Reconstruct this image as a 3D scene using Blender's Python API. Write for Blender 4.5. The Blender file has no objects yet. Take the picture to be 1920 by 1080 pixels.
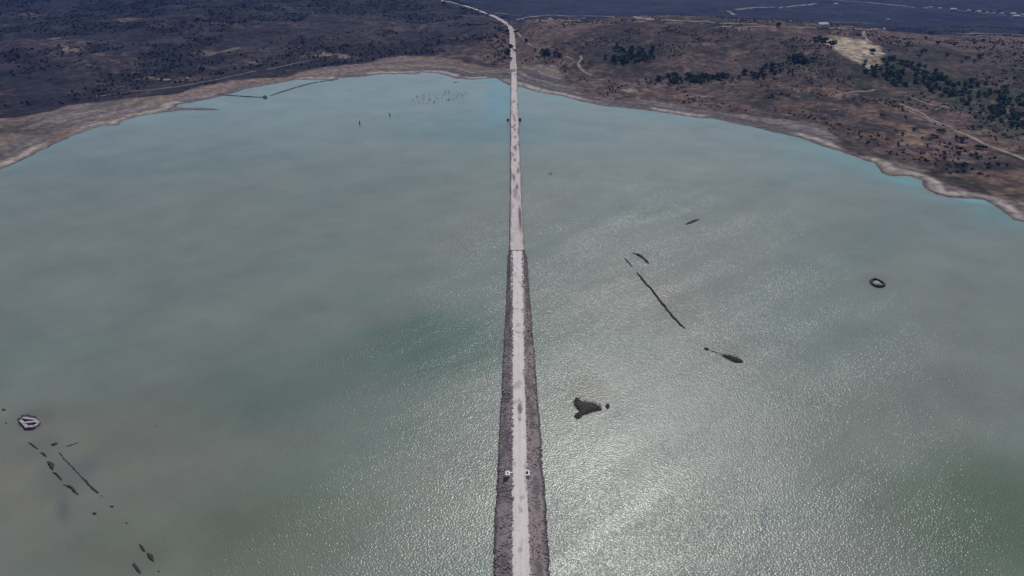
import bpy, math, random
import numpy as np
R = math.radians
random.seed(7)
rng = np.random.default_rng(11)
sc = bpy.context.scene
C = sc.collection

# ------------------------------------------------------------------ camera
CAM_H = 150.0
PITCH = R(29.0)
FPX = 1274.0                       # focal length in pixels of the 1920 px wide photograph
cam_d = bpy.data.cameras.new('camera')
cam = bpy.data.objects.new('camera', cam_d)
C.objects.link(cam)
cam.location = (0, 0, CAM_H)
cam.rotation_euler = (R(90) - PITCH, 0, 0)
cam_d.sensor_width = 36.0
cam_d.lens = 36.0 * FPX / 1920.0
cam_d.clip_start = 1.0
cam_d.clip_end = 30000.0
sc.camera = cam

# ------------------------------------------------------------------ light
SUN_EL, SUN_AZ = R(53.0), R(12.0)   # azimuth from +Y towards +X
w = bpy.data.worlds.new('World')
sc.world = w
w.use_nodes = True
nt = w.node_tree
bg = nt.nodes['Background']
sky = nt.nodes.new('ShaderNodeTexSky')
sky.sky_type = 'NISHITA'
sky.sun_disc = False
sky.sun_elevation = SUN_EL
sky.sun_rotation = SUN_AZ
sky.dust_density = 1.2
nt.links.new(sky.outputs[0], bg.inputs[0])
bg.inputs[1].default_value = 0.065
sd = bpy.data.lights.new('sun', 'SUN')
sd.energy = 2.3
sd.angle = R(0.5)
sd.color = (1.0, 0.97, 0.93)
sun = bpy.data.objects.new('sun', sd)
C.objects.link(sun)
sv = (math.cos(SUN_EL) * math.sin(SUN_AZ), math.cos(SUN_EL) * math.cos(SUN_AZ), math.sin(SUN_EL))
from mathutils import Vector, Matrix
sun.rotation_euler = Vector(sv).to_track_quat('Z', 'Y').to_euler()
sc.view_settings.view_transform = 'Standard'
sc.view_settings.look = 'None'
sc.view_settings.gamma = 1.0
sc.view_settings.use_curve_mapping = False
sc.view_settings.exposure = 0.4

# ------------------------------------------------------------------ noise (world space)
def _hash(ix, iy, seed):
    h = (ix.astype(np.int64) * 374761393 + iy.astype(np.int64) * 668265263 + seed * 1442695041) & 0xffffffff
    h = ((h ^ (h >> 13)) * 1274126177) & 0xffffffff
    h = h ^ (h >> 16)
    return (h & 0xffff) / 65535.0
def vnoise(x, y, seed=0):
    ix = np.floor(x); iy = np.floor(y)
    fx = x - ix; fy = y - iy
    fx = fx * fx * (3 - 2 * fx); fy = fy * fy * (3 - 2 * fy)
    ix = ix.astype(np.int64); iy = iy.astype(np.int64)
    a = _hash(ix, iy, seed); b = _hash(ix + 1, iy, seed)
    c = _hash(ix, iy + 1, seed); d = _hash(ix + 1, iy + 1, seed)
    return (a + (b - a) * fx) * (1 - fy) + (c + (d - c) * fx) * fy
def fbm(x, y, s, oct=4, seed=0, gain=0.5):
    x = np.asarray(x, float) / s; y = np.asarray(y, float) / s
    v = 0.0; amp = 1.0; tot = 0.0
    for k in range(oct):
        ca, sa = math.cos(0.6 * k), math.sin(0.6 * k)
        v = v + amp * vnoise((x * ca - y * sa) + 17.3 * k, (x * sa + y * ca) - 9.1 * k, seed + k)
        tot += amp; amp *= gain; x = x * 2.03; y = y * 2.03
    return v / tot          # 0..1
def sstep(a, b, x):
    t = np.clip((x - a) / (b - a), 0, 1)
    return t * t * (3 - 2 * t)

# ------------------------------------------------------------------ photograph -> ground
def ray(px, py):
    u = (np.asarray(px, float) - 960) / FPX; v = (540 - np.asarray(py, float)) / FPX
    x = u
    y = math.cos(PITCH) + v * math.sin(PITCH)
    z = -math.sin(PITCH) + v * math.cos(PITCH)
    return x, y, z
def flat(px, py, z=0.0):
    x, y, zz = ray(px, py)
    t = (z - CAM_H) / zz
    return x * t, y * t
def flats(pts, z=0.0):
    return [tuple(float(c) for c in flat(p[0], p[1], z)) for p in pts]

SHORE_PX = [(0,319),(46,301),(73,287),(98,274),(122,260),(153,248),(190,235),(226,234),(232,226),(263,218),(306,211),
 (332,208),(370,206.5),(413,205.5),(370,203),(333,200),(331,196),(367,191),(398,185),(428,177),(459,168),(511,159),(557,150),(600,149.5),(630,150),
 (633,146),(679,144),(716,139),(783,139),(790,136),(817,137),(838,142),(856,148),(887,150),(927,146),(945,156),(958,161),
 (975,163),(1013,173),(1056,181),(1077,187),(1098,194),(1156,201),(1211,207),(1267,215),(1306,221),(1336,222),(1367,231),
 (1406,236),(1447,246),(1489,256),(1517,265),(1541,275),(1576,284),(1606,296),(1636,306),(1655,324),(1668,330),(1698,330),
 (1725,338),(1733,353),(1752,366),(1779,372),(1822,374),(1844,375),(1858,383),(1882,399),(1901,412),(1920,416)]
shore_w = flats(SHORE_PX)
xl, yl = shore_w[0]; xr, yr = shore_w[-1]
lake = shore_w + [(xr+35, yr-30), (xr+120, yr-120), (xr+190, 80), (xr+150, -200), (60, -420), (-250, -450), (xl-230, -200), (xl-190, 120), (xl-90, yl-110), (xl-28, yl-22)]
BEACH_PX = [(-60,232),(0,222),(61,214),(122,199),(183,193),(260,180),(336,167),(397,156),(500,138),(633,122),(755,105),(847,105),(905,118),(950,126),
 (985,122),(1030,124),(1045,140),(1070,158),(1100,172),(1160,182),(1211,188),(1300,196),(1400,207),(1508,223),(1590,261),(1684,296),(1806,332),(1920,375),(1990,405)]
beach_w = flats(BEACH_PX, 4.0)
beach = beach_w + [(xr+200, yr-140), (xr+300, 80), (xr+250, -300), (60, -560), (-350, -560), (xl-360, -250), (xl-330, 150), (xl-200, yl-10)]

def polydist(X, Y, poly, closed=True):
    """signed distance, positive outside the polygon"""
    X = np.asarray(X, np.float32); Y = np.asarray(Y, np.float32)
    shp = X.shape; X = X.ravel(); Y = Y.ravel()
    out = np.full(X.shape, 1e12, np.float32); ins = np.zeros(X.shape, bool)
    n = len(poly)
    for i in range(n if closed else n - 1):
        ax, ay = poly[i]; bx, by = poly[(i + 1) % n]
        dx, dy = bx - ax, by - ay
        t = np.clip(((X - ax) * dx + (Y - ay) * dy) / (dx * dx + dy * dy + 1e-9), 0, 1)
        d = (X - ax - t * dx) ** 2 + (Y - ay - t * dy) ** 2
        np.minimum(out, d, out=out)
        if closed and abs(dy) > 1e-9:
            c = (ay > Y) != (by > Y)
            ins ^= c & (X < dx * (Y - ay) / dy + ax)
    out = np.sqrt(out)
    if closed: out[ins] *= -1
    return out.reshape(shp)

CWX = 1.6           # causeway centre line
def cw_x(Y):
    return 1.9 + 0.4 * np.sin(np.asarray(Y, float) / 140.0) + 0.0008 * np.asarray(Y, float)

ROAD_PX = [(963,150),(963,131),(962.5,118),(962,104),(961,84),(960.5,68),(960,60),(956,51),(946,42),(934,34.5),(920,28),(906,23),(888,16),(868,10),(846,5),(828,1),(800,-6)]
road_w = [tuple(float(c) for c in flat(p[0], p[1], 3.0 if p[1] > 120 else (5.0 if p[1] > 70 else 7.0))) for p in ROAD_PX]
def height(X, Y, full=False):
    X = np.asarray(X, float); Y = np.asarray(Y, float)
    d = polydist(X, Y, lake).astype(float)
    jag = (fbm(X, Y, 22, 3, 5) - 0.5) * 7 + (fbm(X, Y, 6, 2, 8) - 0.5) * 2.5
    jag *= sstep(0, 8, np.abs(X - 2)) * (0.35 + 0.65 * sstep(250, 500, Y))
    d = d + jag
    z = np.where(d < 0, -4 * (1 - np.exp(np.minimum(d, 0) / 25.0)), 0.045 * np.minimum(d, 70))
    dd = np.maximum(d - 60, 0)
    z = z + 0.045 * 120 * (1 - np.exp(-dd / 120)) * sstep(0, 40, dd)
    land = sstep(40, 160, d)
    # left side climbs away from the lake
    left = sstep(60, -160, X)
    z = z + left * land * (7 * sstep(80, 900, d))
    # low brown hill on the right and its ridge
    def g(cx, cy, sx, sy, rot=0):
        c, s = math.cos(rot), math.sin(rot)
        u = (X - cx) * c + (Y - cy) * s; v = -(X - cx) * s + (Y - cy) * c
        return np.exp(-(u / sx) ** 2 - (v / sy) ** 2)
    hill = 24 * g(210, 880, 190, 120) + 15 * g(430, 800, 170, 130, -0.2) + 9 * g(330, 700, 120, 60, -0.3) + 7 * g(60, 960, 140, 60) + 12 * g(760, 720, 240, 150)
    z = z + hill * land
    # the valley behind the ridge
    right = sstep(-10, 130, X + (Y - 1000) * 0.38)
    z = z - right * (34 * sstep(960, 1180, Y + 0.10 * X) + 50 * sstep(1100, 1700, Y))
    z = z - (1 - right) * 28 * sstep(1350, 2200, np.hypot(X, Y))
    # hollow with the borrow pit
    z = z - 7 * g(500, 830, 60, 50) * land
    # rolling relief and gullies
    z = z + land * ((fbm(X, Y, 170, 4, 21) - 0.5) * 17 + (fbm(X, Y, 45, 3, 31) - 0.5) * (6 + 6 * left) + (0.5 - np.abs(fbm(X, Y * 0.7, 28, 3, 41) - 0.5) * 2) * -2.0)
    z = z + sstep(5, 30, d) * (fbm(X, Y, 12, 3, 51) - 0.5) * 1.0
    # road corridor
    rdist = polydist(X, Y, road_w, closed=False).astype(float)
    k = np.exp(-(rdist / 16.0) ** 2) * sstep(0, 20, d) * sstep(560, 620, Y)
    z = z * (1 - k) + k * (3.0 + 4.0 * sstep(740, 1000, Y))
    # far hills toward the horizon
    r = np.hypot(X, Y)
    z = z + sstep(2900, 6500, r) * (50 + 110 * fbm(X, Y, 1800, 4, 61))
    if full: return z, d
    return z

def drape(pts, zoff=0.0):
    """photo points -> points on the terrain"""
    pts = np.asarray(pts, float)
    rx, ry, rz = ray(pts[:, 0], pts[:, 1])
    ts = 1.0 / np.linspace(1 / 450.0, 1 / 3200.0, 420)
    X = rx[:, None] * ts[None]; Y = ry[:, None] * ts[None]; Z = CAM_H + rz[:, None] * ts[None]
    Hh = height(X, Y)
    below = Z < Hh
    idx = np.where(below.any(1), below.argmax(1), len(ts) - 1)
    out = []
    for i, k in enumerate(idx):
        k0 = max(k - 1, 0)
        a = Z[i, k0] - Hh[i, k0]; b = Z[i, k] - Hh[i, k]
        t = a / (a - b) if abs(a - b) > 1e-9 else 1
        t = min(max(t, 0), 1)
        x = X[i, k0] + (X[i, k] - X[i, k0]) * t; y = Y[i, k0] + (Y[i, k] - Y[i, k0]) * t
        out.append((x, y))
    out = np.array(out)
    z = height(out[:, 0], out[:, 1]) + zoff
    return np.column_stack([out, z])

# ------------------------------------------------------------------ mesh helpers
def mesh_np(name, verts, faces, mat, parent=None, smooth=True, col=None, attrs=None):
    verts = np.asarray(verts, np.float32).reshape(-1, 3)
    faces = np.asarray(faces, np.int32)
    nper = faces.shape[1]
    me = bpy.data.meshes.new(name)
    me.vertices.add(len(verts)); me.vertices.foreach_set('co', verts.ravel())
    me.loops.add(faces.size); me.loops.foreach_set('vertex_index', faces.ravel())
    me.polygons.add(len(faces))
    me.polygons.foreach_set('loop_start', np.arange(0, faces.size, nper, dtype=np.int32))
    me.polygons.foreach_set('loop_total', np.full(len(faces), nper, np.int32))
    me.polygons.foreach_set('use_smooth', np.full(len(faces), smooth, bool))
    me.update(calc_edges=True)
    if col is not None:
        a = me.color_attributes.new('tint', 'FLOAT_COLOR', 'POINT')
        c4 = np.ones((len(verts), 4), np.float32); c4[:, :3] = col
        a.data.foreach_set('color', c4.ravel())
    for k, v in (attrs or {}).items():
        a = me.attributes.new(k, 'FLOAT', 'POINT'); a.data.foreach_set('value', np.asarray(v, np.float32))
    me.materials.append(mat)
    o = bpy.data.objects.new(name, me); C.objects.link(o)
    if parent is not None: o.parent = parent
    return o
def grid_faces(nr, ncol, wrap=False):
    i = np.arange(nr - 1)[:, None]; j = np.arange(ncol if wrap else ncol - 1)[None]
    j2 = (j + 1) % ncol
    a = i * ncol + j; b = i * ncol + j2; c = (i + 1) * ncol + j2; d = (i + 1) * ncol + j
    return np.stack([a, b, c, d], -1).reshape(-1, 4)
def tag(o, label=None, cat=None, group=None, kind=None):
    if label: o['label'] = label
    if cat: o['category'] = cat
    if group: o['group'] = group
    if kind: o['kind'] = kind
    return o
def empty(name, loc, rz=0.0):
    o = bpy.data.objects.new(name, None); C.objects.link(o)
    o.location = loc; o.rotation_euler = (0, 0, rz); o.empty_display_size = 1
    return o

# ------------------------------------------------------------------ materials
def new_mat(name):
    m = bpy.data.materials.new(name); m.use_nodes = True
    n = m.node_tree; b = n.nodes['Principled BSDF']
    return m, n, b
def noise_node(n, scale, detail=4, rough=0.55, vec=None):
    t = n.nodes.new('ShaderNodeTexNoise'); t.inputs['Scale'].default_value = scale
    t.inputs['Detail'].default_value = detail; t.inputs['Roughness'].default_value = rough
    if vec is not None: n.links.new(vec, t.inputs['Vector'])
    return t
def simple_mat(name, c1, c2, scale, rough=0.9, bump=0.3, bdist=0.1, mid=(0.35, 0.65), spec=0.2):
    m, n, b = new_mat(name)
    g = n.nodes.new('ShaderNodeNewGeometry')
    t = noise_node(n, scale, 5, 0.6, g.outputs['Position'])
    r = n.nodes.new('ShaderNodeValToRGB')
    r.color_ramp.elements[0].position = mid[0]; r.color_ramp.elements[1].position = mid[1]
    r.color_ramp.elements[0].color = (*c1, 1); r.color_ramp.elements[1].color = (*c2, 1)
    n.links.new(t.outputs['Fac'], r.inputs[0]); n.links.new(r.outputs[0], b.inputs['Base Color'])
    b.inputs['Roughness'].default_value = rough
    b.inputs['Specular IOR Level'].default_value = spec
    if bump:
        bp = n.nodes.new('ShaderNodeBump'); bp.inputs['Strength'].default_value = bump; bp.inputs['Distance'].default_value = bdist
        n.links.new(t.outputs['Fac'], bp.inputs['Height']); n.links.new(bp.outputs[0], b.inputs['Normal'])
    return m
def tint_mat(name, scale, amount, rough=0.95, bump=0.4, bdist=0.3, spec=0.15):
    """surface colour from the mesh's own tint attribute broken up with fine noise"""
    m, n, b = new_mat(name)
    g = n.nodes.new('ShaderNodeNewGeometry')
    at = n.nodes.new('ShaderNodeVertexColor'); at.layer_name = 'tint'
    t = noise_node(n, scale, 6, 0.65, g.outputs['Position'])
    mr = n.nodes.new('ShaderNodeMapRange')
    mr.inputs['From Min'].default_value = 0.3; mr.inputs['From Max'].default_value = 0.7
    mr.inputs['To Min'].default_value = 1 - amount; mr.inputs['To Max'].default_value = 1 + amount
    n.links.new(t.outputs['Fac'], mr.inputs['Value'])
    mx = n.nodes.new('ShaderNodeVectorMath'); mx.operation = 'SCALE'
    n.links.new(at.outputs['Color'], mx.inputs[0]); n.links.new(mr.outputs[0], mx.inputs['Scale'])
    n.links.new(mx.outputs[0], b.inputs['Base Color'])
    b.inputs['Roughness'].default_value = rough
    b.inputs['Specular IOR Level'].default_value = spec
    bp = n.nodes.new('ShaderNodeBump'); bp.inputs['Strength'].default_value = bump; bp.inputs['Distance'].default_value = bdist
    n.links.new(t.outputs['Fac'], bp.inputs['Height']); n.links.new(bp.outputs[0], b.inputs['Normal'])
    return m

def water_mat():
    m, n, b = new_mat('turbid_water')
    g = n.nodes.new('ShaderNodeNewGeometry')
    at = n.nodes.new('ShaderNodeVertexColor'); at.layer_name = 'tint'
    wv = n.nodes.new('ShaderNodeAttribute'); wv.attribute_name = 'chop'
    # stretched coordinates: ripples run across the wind
    mp = n.nodes.new('ShaderNodeMapping'); mp.inputs['Rotation'].default_value = (0, 0, R(38)); mp.inputs['Scale'].default_value = (0.9, 1.0, 1.0)
    n.links.new(g.outputs['Position'], mp.inputs['Vector'])
    n1 = noise_node(n, 1.85, 1.5, 0.5, mp.outputs[0])
    n2 = noise_node(n, 0.55, 2, 0.5, mp.outputs[0])
    big = noise_node(n, 0.035, 4, 0.6, mp.outputs[0])
    # wind gust streaks
    mr0 = n.nodes.new('ShaderNodeMapping'); mr0.inputs['Rotation'].default_value = (0, 0, R(-38))
    n.links.new(g.outputs['Position'], mr0.inputs['Vector'])
    mg = n.nodes.new('ShaderNodeMapping'); mg.inputs['Scale'].default_value = (0.013, 0.055, 1.0)
    n.links.new(mr0.outputs[0], mg.inputs['Vector'])
    gs = noise_node(n, 1.0, 4, 0.6, mg.outputs[0])
    def math_(op, a, b_=None, v=None):
        k = n.nodes.new('ShaderNodeMath'); k.operation = op
        n.links.new(a, k.inputs[0])
        if b_ is not None: n.links.new(b_, k.inputs[1])
        if v is not None: k.inputs[1].default_value = v
        return k.outputs[0]
    h = math_('ADD', math_('MULTIPLY', n1.outputs['Fac'], v=0.34), math_('MULTIPLY', n2.outputs['Fac'], v=0.14))
    gm = n.nodes.new('ShaderNodeMapRange'); gm.inputs['From Min'].default_value = 0.32; gm.inputs['From Max'].default_value = 0.68
    gm.inputs['To Min'].default_value = 0.56; gm.inputs['To Max'].default_value = 1.25
    n.links.new(gs.outputs['Fac'], gm.inputs['Value'])
    amp = math_('MULTIPLY', gm.outputs[0], wv.outputs['Fac'])
    hh = math_('MULTIPLY', h, amp)
    bp = n.nodes.new('ShaderNodeBump'); bp.inputs['Strength'].default_value = 1.0; bp.inputs['Distance'].default_value = WAVE
    n.links.new(hh, bp.inputs['Height']); n.links.new(bp.outputs[0], b.inputs['Normal'])
    mr = n.nodes.new('ShaderNodeMapRange'); mr.inputs['From Min'].default_value = 0.3; mr.inputs['From Max'].default_value = 0.7
    mr.inputs['To Min'].default_value = 0.88; mr.inputs['To Max'].default_value = 1.12
    n.links.new(big.outputs['Fac'], mr.inputs['Value'])
    mx = n.nodes.new('ShaderNodeVectorMath'); mx.operation = 'SCALE'
    n.links.new(at.outputs['Color'], mx.inputs[0]); n.links.new(mr.outputs[0], mx.inputs['Scale'])
    n.links.new(mx.outputs[0], b.inputs['Base Color'])
    b.inputs['Roughness'].default_value = 0.265
    b.inputs['IOR'].default_value = 1.333
    return m
WAVE = 0.56

M_ground = tint_mat('scrubland_soil', 0.20, 0.62, bump=0.9, bdist=1.6)
M_cause = tint_mat('causeway_earth', 2.2, 0.16, bump=0.5, bdist=0.12)
M_rock = simple_mat('dark_wet_stone', (0.02, 0.019, 0.02), (0.065, 0.057, 0.057), 2.5, bump=0.8, bdist=0.2)
M_dark = simple_mat('submerged_wood_and_mud', (0.014, 0.013, 0.014), (0.06, 0.053, 0.052), 3.0, bump=0.5)
M_brown = simple_mat('brown_mud_islet', (0.022, 0.018, 0.017), (0.075, 0.060, 0.050), 1.6, bump=0.6)
M_riprap = simple_mat('riprap_stone', (0.15, 0.123, 0.118), (0.29, 0.245, 0.235), 0.9, bump=0.6)
M_mason = simple_mat('pale_masonry', (0.22, 0.19, 0.20), (0.40, 0.35, 0.36), 1.5, bump=0.6)
M_conc = simple_mat('pale_concrete', (0.60, 0.58, 0.57), (0.78, 0.76, 0.74), 3.0, bump=0.3)
M_track = simple_mat('pale_dirt_track', (0.13, 0.10, 0.082), (0.27, 0.215, 0.175), 0.15, bump=0.3)
M_road = simple_mat('pale_gravel_road', (0.30, 0.25, 0.23), (0.42, 0.37, 0.34), 0.2, bump=0.3)
M_leaf = [simple_mat('dark_green_foliage', (0.017, 0.034, 0.020), (0.055, 0.085, 0.048), 0.6, bump=0, rough=0.7),
          simple_mat('green_foliage', (0.032, 0.066, 0.028), (0.10, 0.145, 0.062), 0.6, bump=0, rough=0.7)]
M_scrub = simple_mat('grey_brown_scrub', (0.016, 0.014, 0.014), (0.055, 0.045, 0.038), 0.09, bump=0, rough=0.8)
M_scrubd = simple_mat('cloud_shaded_scrub', (0.010, 0.009, 0.014), (0.032, 0.026, 0.032), 0.05, bump=0, rough=0.8)  # left scrub, base colour darkened to carry the cloud shade
M_bark = simple_mat('bark', (0.03, 0.025, 0.02), (0.07, 0.055, 0.045), 3.0, bump=0.3)
M_dead = simple_mat('weathered_dead_wood', (0.05, 0.05, 0.052), (0.10, 0.097, 0.095), 3.0, bump=0.3)
M_wall = simple_mat('whitewashed_wall', (0.5, 0.48, 0.45), (0.66, 0.63, 0.6), 0.8, bump=0.1)
M_roof = simple_mat('grey_sheet_roof', (0.35, 0.34, 0.34), (0.5, 0.48, 0.47), 0.6, bump=0.1)
M_glass = simple_mat('dark_window', (0.02, 0.022, 0.025), (0.04, 0.04, 0.045), 1.0, bump=0, rough=0.3)
M_door = simple_mat('brown_door', (0.08, 0.05, 0.035), (0.12, 0.08, 0.05), 2.0, bump=0.1)

# ------------------------------------------------------------------ ground
QUARRY_PX = [(1549,72),(1577,69),(1619,76),(1628,81),(1642,88),(1650,102),(1647,116),(1637,125),(1628,126),(1610,118),(1591,106),(1573,95),(1556,83)]
quarry = [tuple(p[:2]) for p in drape(QUARRY_PX)]

LAND, BEACHK = 0.72, 0.85
def lerp(a, b, t):
    t = t[:, None]; return a * (1 - t) + np.asarray(b, float) * t
GREEN = [tuple(p[:2]) + (a_, b_) for p, (a_, b_) in zip(drape([(1185,103),(1283,149),(1502,112),(1690,139),(1850,190),(1900,240)]), ((34,30),(30,14),(24,16),(46,34),(70,50),(40,30)))]
SC_PX = [(1180,170,9,7,.9),(1200,182,6,4,.9),(1310,181,7,3,.8),(1587,211,7,5,1),(1572,205,5,4,.8),(1500,216,18,5,.7),(1590,180,10,6,.6),(1530,80,9,8,.8),(1500,100,8,5,.6),(590,103,22,12,.95),(640,106,18,8,.8),(540,112,12,8,.6),
 (990,37,22,7,.9),(1030,37,24,7,.9),(1075,38,22,7,.8),(1120,38,24,7,.7),(1185,40,22,6,1),(1260,44,40,6,.6),(1340,50,40,6,.5),(1440,55,40,6,.5),
 (130,92,16,14,.7),(110,72,12,10,.5),(230,35,24,18,.5),(400,100,22,14,.6),(440,90,14,10,.6),(300,148,30,4,.8),(340,146,16,3,.8),(240,120,14,12,.4),(60,28,30,22,.4),(470,118,14,8,.6),(1860,250,14,7,.5),(1720,252,12,6,.5),(1800,300,12,5,.5),(1330,85,8,8,.35),(1380,100,8,8,.35)]
SCARS = [tuple(p[:2]) + q[2:] for p, q in zip(drape([(q[0], q[1]) for q in SC_PX]), SC_PX)]
OLV = flat(12, 250)
def ground_colour(X, Y, Z, d):
    dB = polydist(X, Y, beach).astype(float) + (fbm(X, Y, 40, 4, 71) - 0.5) * 34
    n1 = fbm(X, Y, 60, 5, 81, 0.6); n2 = fbm(X, Y, 14, 4, 91, 0.6); n3 = fbm(X, Y, 170, 4, 101); n4 = fbm(X, Y, 5, 3, 111, 0.7)
    # brown scrubland of the right side
    c = np.tile(np.array([0.138, 0.088, 0.078]), (len(X), 1))
    c = lerp(c, (0.036, 0.028, 0.028), sstep(0.42, 0.62, n1) * 0.85)
    c = lerp(c, (0.17, 0.115, 0.085), sstep(0.60, 0.74, n2) * 0.7)
    c = lerp(c, (0.030, 0.024, 0.024), sstep(0.55, 0.7, n4) * 0.6)
    c = lerp(c, (0.034, 0.034, 0.026), sstep(0.55, 0.68, n3) * 0.5)
    # ochre soil on the slopes above the right beach, greener thickets, darker heath over the hill
    oc = np.exp(-((dB - 55) / 60.0) ** 2) * sstep(150, 330, X)
    c = lerp(c, (0.19, 0.118, 0.082), oc * sstep(0.42, 0.60, fbm(X, Y, 18, 4, 76, 0.6)) * 0.9)
    c = lerp(c, (0.045, 0.034, 0.035), np.exp(-((X - 230) / 130.0) ** 2 - ((Y - 800) / 90.0) ** 2) * 0.55)
    for gx_, gy_, a1, a2 in GREEN:
        c = lerp(c, (0.030, 0.042, 0.024), np.exp(-(((X - gx_) / a1) ** 2 + ((Y - gy_) / a2) ** 2) ** 1.5) * sstep(0.36, 0.50, n2) * 0.85)
    # dark country on the left and far valley, cloud shade painted in its colour
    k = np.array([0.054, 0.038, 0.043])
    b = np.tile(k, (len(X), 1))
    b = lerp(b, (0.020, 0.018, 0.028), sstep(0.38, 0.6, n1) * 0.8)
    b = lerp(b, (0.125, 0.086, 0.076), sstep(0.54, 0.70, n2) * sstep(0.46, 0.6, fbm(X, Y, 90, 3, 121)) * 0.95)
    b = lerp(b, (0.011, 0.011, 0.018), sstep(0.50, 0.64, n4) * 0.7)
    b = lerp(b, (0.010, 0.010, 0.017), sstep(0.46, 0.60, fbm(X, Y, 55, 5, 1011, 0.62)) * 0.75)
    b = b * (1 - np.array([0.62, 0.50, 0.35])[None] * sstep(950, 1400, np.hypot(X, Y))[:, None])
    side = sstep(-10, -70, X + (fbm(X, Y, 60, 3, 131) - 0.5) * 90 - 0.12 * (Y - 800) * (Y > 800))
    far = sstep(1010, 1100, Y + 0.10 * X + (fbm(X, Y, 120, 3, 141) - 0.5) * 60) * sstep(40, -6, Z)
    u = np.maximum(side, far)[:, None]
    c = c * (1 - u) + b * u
    # pale streaks along the ridge top
    rd = np.exp(-((Y - (968 + 14 * np.sin(X / 60.0))) / 9.0) ** 2) * (X > 20) * (X < 420)
    c = lerp(c, (0.26, 0.19, 0.14), rd * sstep(0.35, 0.6, n2) * 0.7)
    for sx_, sy_, a1, a2, sk in SCARS:
        c = lerp(c, (0.26, 0.19, 0.145), np.exp(-(((X - sx_ + 5 * (n2 - 0.5)) / a1) ** 2 + ((Y - sy_) / a2) ** 2) ** 1.5) * sstep(0.38, 0.52, n2 + 0.1 * (n4 - 0.5)) * sk)
    # borrow pit
    q = polydist(X, Y, quarry).astype(float) + (n2 - 0.5) * 10 - 3
    qc = np.tile(np.array([0.46, 0.36, 0.265]), (len(X), 1)); qc = lerp(qc, (0.24, 0.18, 0.12), sstep(0.5, 0.7, fbm(X, Y * 2.2, 22, 4, 151, 0.65)))
    t = sstep(4, -3, q)[:, None]; c = c * (1 - t) + qc * t
    # drained beach
    be = np.tile(np.array([0.150, 0.125, 0.125]), (len(X), 1))
    be = lerp(be, (0.095, 0.078, 0.082), sstep(0.40, 0.62, fbm(d * 6, (X + Y) * 0.35, 60, 4, 161)))
    be = lerp(be, (0.27, 0.20, 0.165), sstep(0.52, 0.66, fbm(d * 8, (X - Y) * 0.3, 70, 4, 171)) * 0.7)
    be = lerp(be, (0.19, 0.125, 0.085), sstep(0, -26, dB) * 0 + sstep(-34, -4, dB) * sstep(30, -40, X) * 0.75)
    be = lerp(be, (0.12, 0.125, 0.085), sstep(0.60, 0.72, fbm(X, Y, 50, 3, 181)) * sstep(8, 20, d) * 0.5)
    be = be * (0.88 + 0.24 * fbm(X, Y, 9, 4, 78, 0.65))[:, None]
    be = be * (0.70 + 0.60 * sstep(0.3, 0.7, fbm(d * 7, (X * 0.75 + Y * 0.66) * 0.6, 42, 5, 79, 0.6)))[:, None]
    be = lerp(be, (0.21, 0.175, 0.175), sstep(-40, -120, X) * 0.35)
    be = lerp(be, (0.22, 0.145, 0.10), sstep(-40, -120, X) * sstep(0.52, 0.62, fbm(d * 4, (X + Y) * 0.25, 30, 4, 167)) * 0.7)
    be = lerp(be, (0.055, 0.05, 0.035), np.exp(-(((X - OLV[0]) / 42) ** 2 + ((Y - OLV[1]) / 28) ** 2) ** 1.5) * sstep(0.36, 0.5, n2) * 0.85)
    be = lerp(be, (0.11, 0.09, 0.09), sstep(0.54, 0.64, fbm(d * 5, (X + Y) * 0.3, 40, 4, 166)) * 0.6)
    be = lerp(be, (0.40, 0.34, 0.30), np.exp(-((d - 5 - 5 * n1) / 3.2) ** 2) * sstep(0.38, 0.55, fbm(X, Y, 35, 2, 191)) * 0.9)
    be = lerp(be, (0.08, 0.066, 0.062), sstep(3.0, 0.4, d) * 0.8)
    c = c * LAND * (0.55 + 0.9 * sstep(0.25, 0.75, fbm(X, Y, 7, 4, 77, 0.7)))[:, None]
    t = sstep(3, -5, dB)[:, None]; c = c * (1 - t) + be * BEACHK * t
    return np.clip(c, 0.004, 0.7)

rad = np.concatenate([np.linspace(2, 330, 60), 330 * np.exp(np.linspace(0, math.log(2700 / 330), 860))[1:], 2700 * np.exp(np.linspace(0, math.log(9000 / 2700), 30))[1:]])
ang = np.concatenate([np.linspace(-180, -46, 60)[:-1], np.linspace(-46, 46, 980), np.linspace(46, 180, 60)[1:-1]])
RR, AA = np.meshgrid(rad, np.radians(ang), indexing='ij')
GX = (RR * np.sin(AA)).ravel(); GY = (RR * np.cos(AA)).ravel()
GZ, GD = height(GX, GY, True)
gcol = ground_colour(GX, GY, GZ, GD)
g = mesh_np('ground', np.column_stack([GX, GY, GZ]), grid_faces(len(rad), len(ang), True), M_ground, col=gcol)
tag(g, kind='structure')

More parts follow.
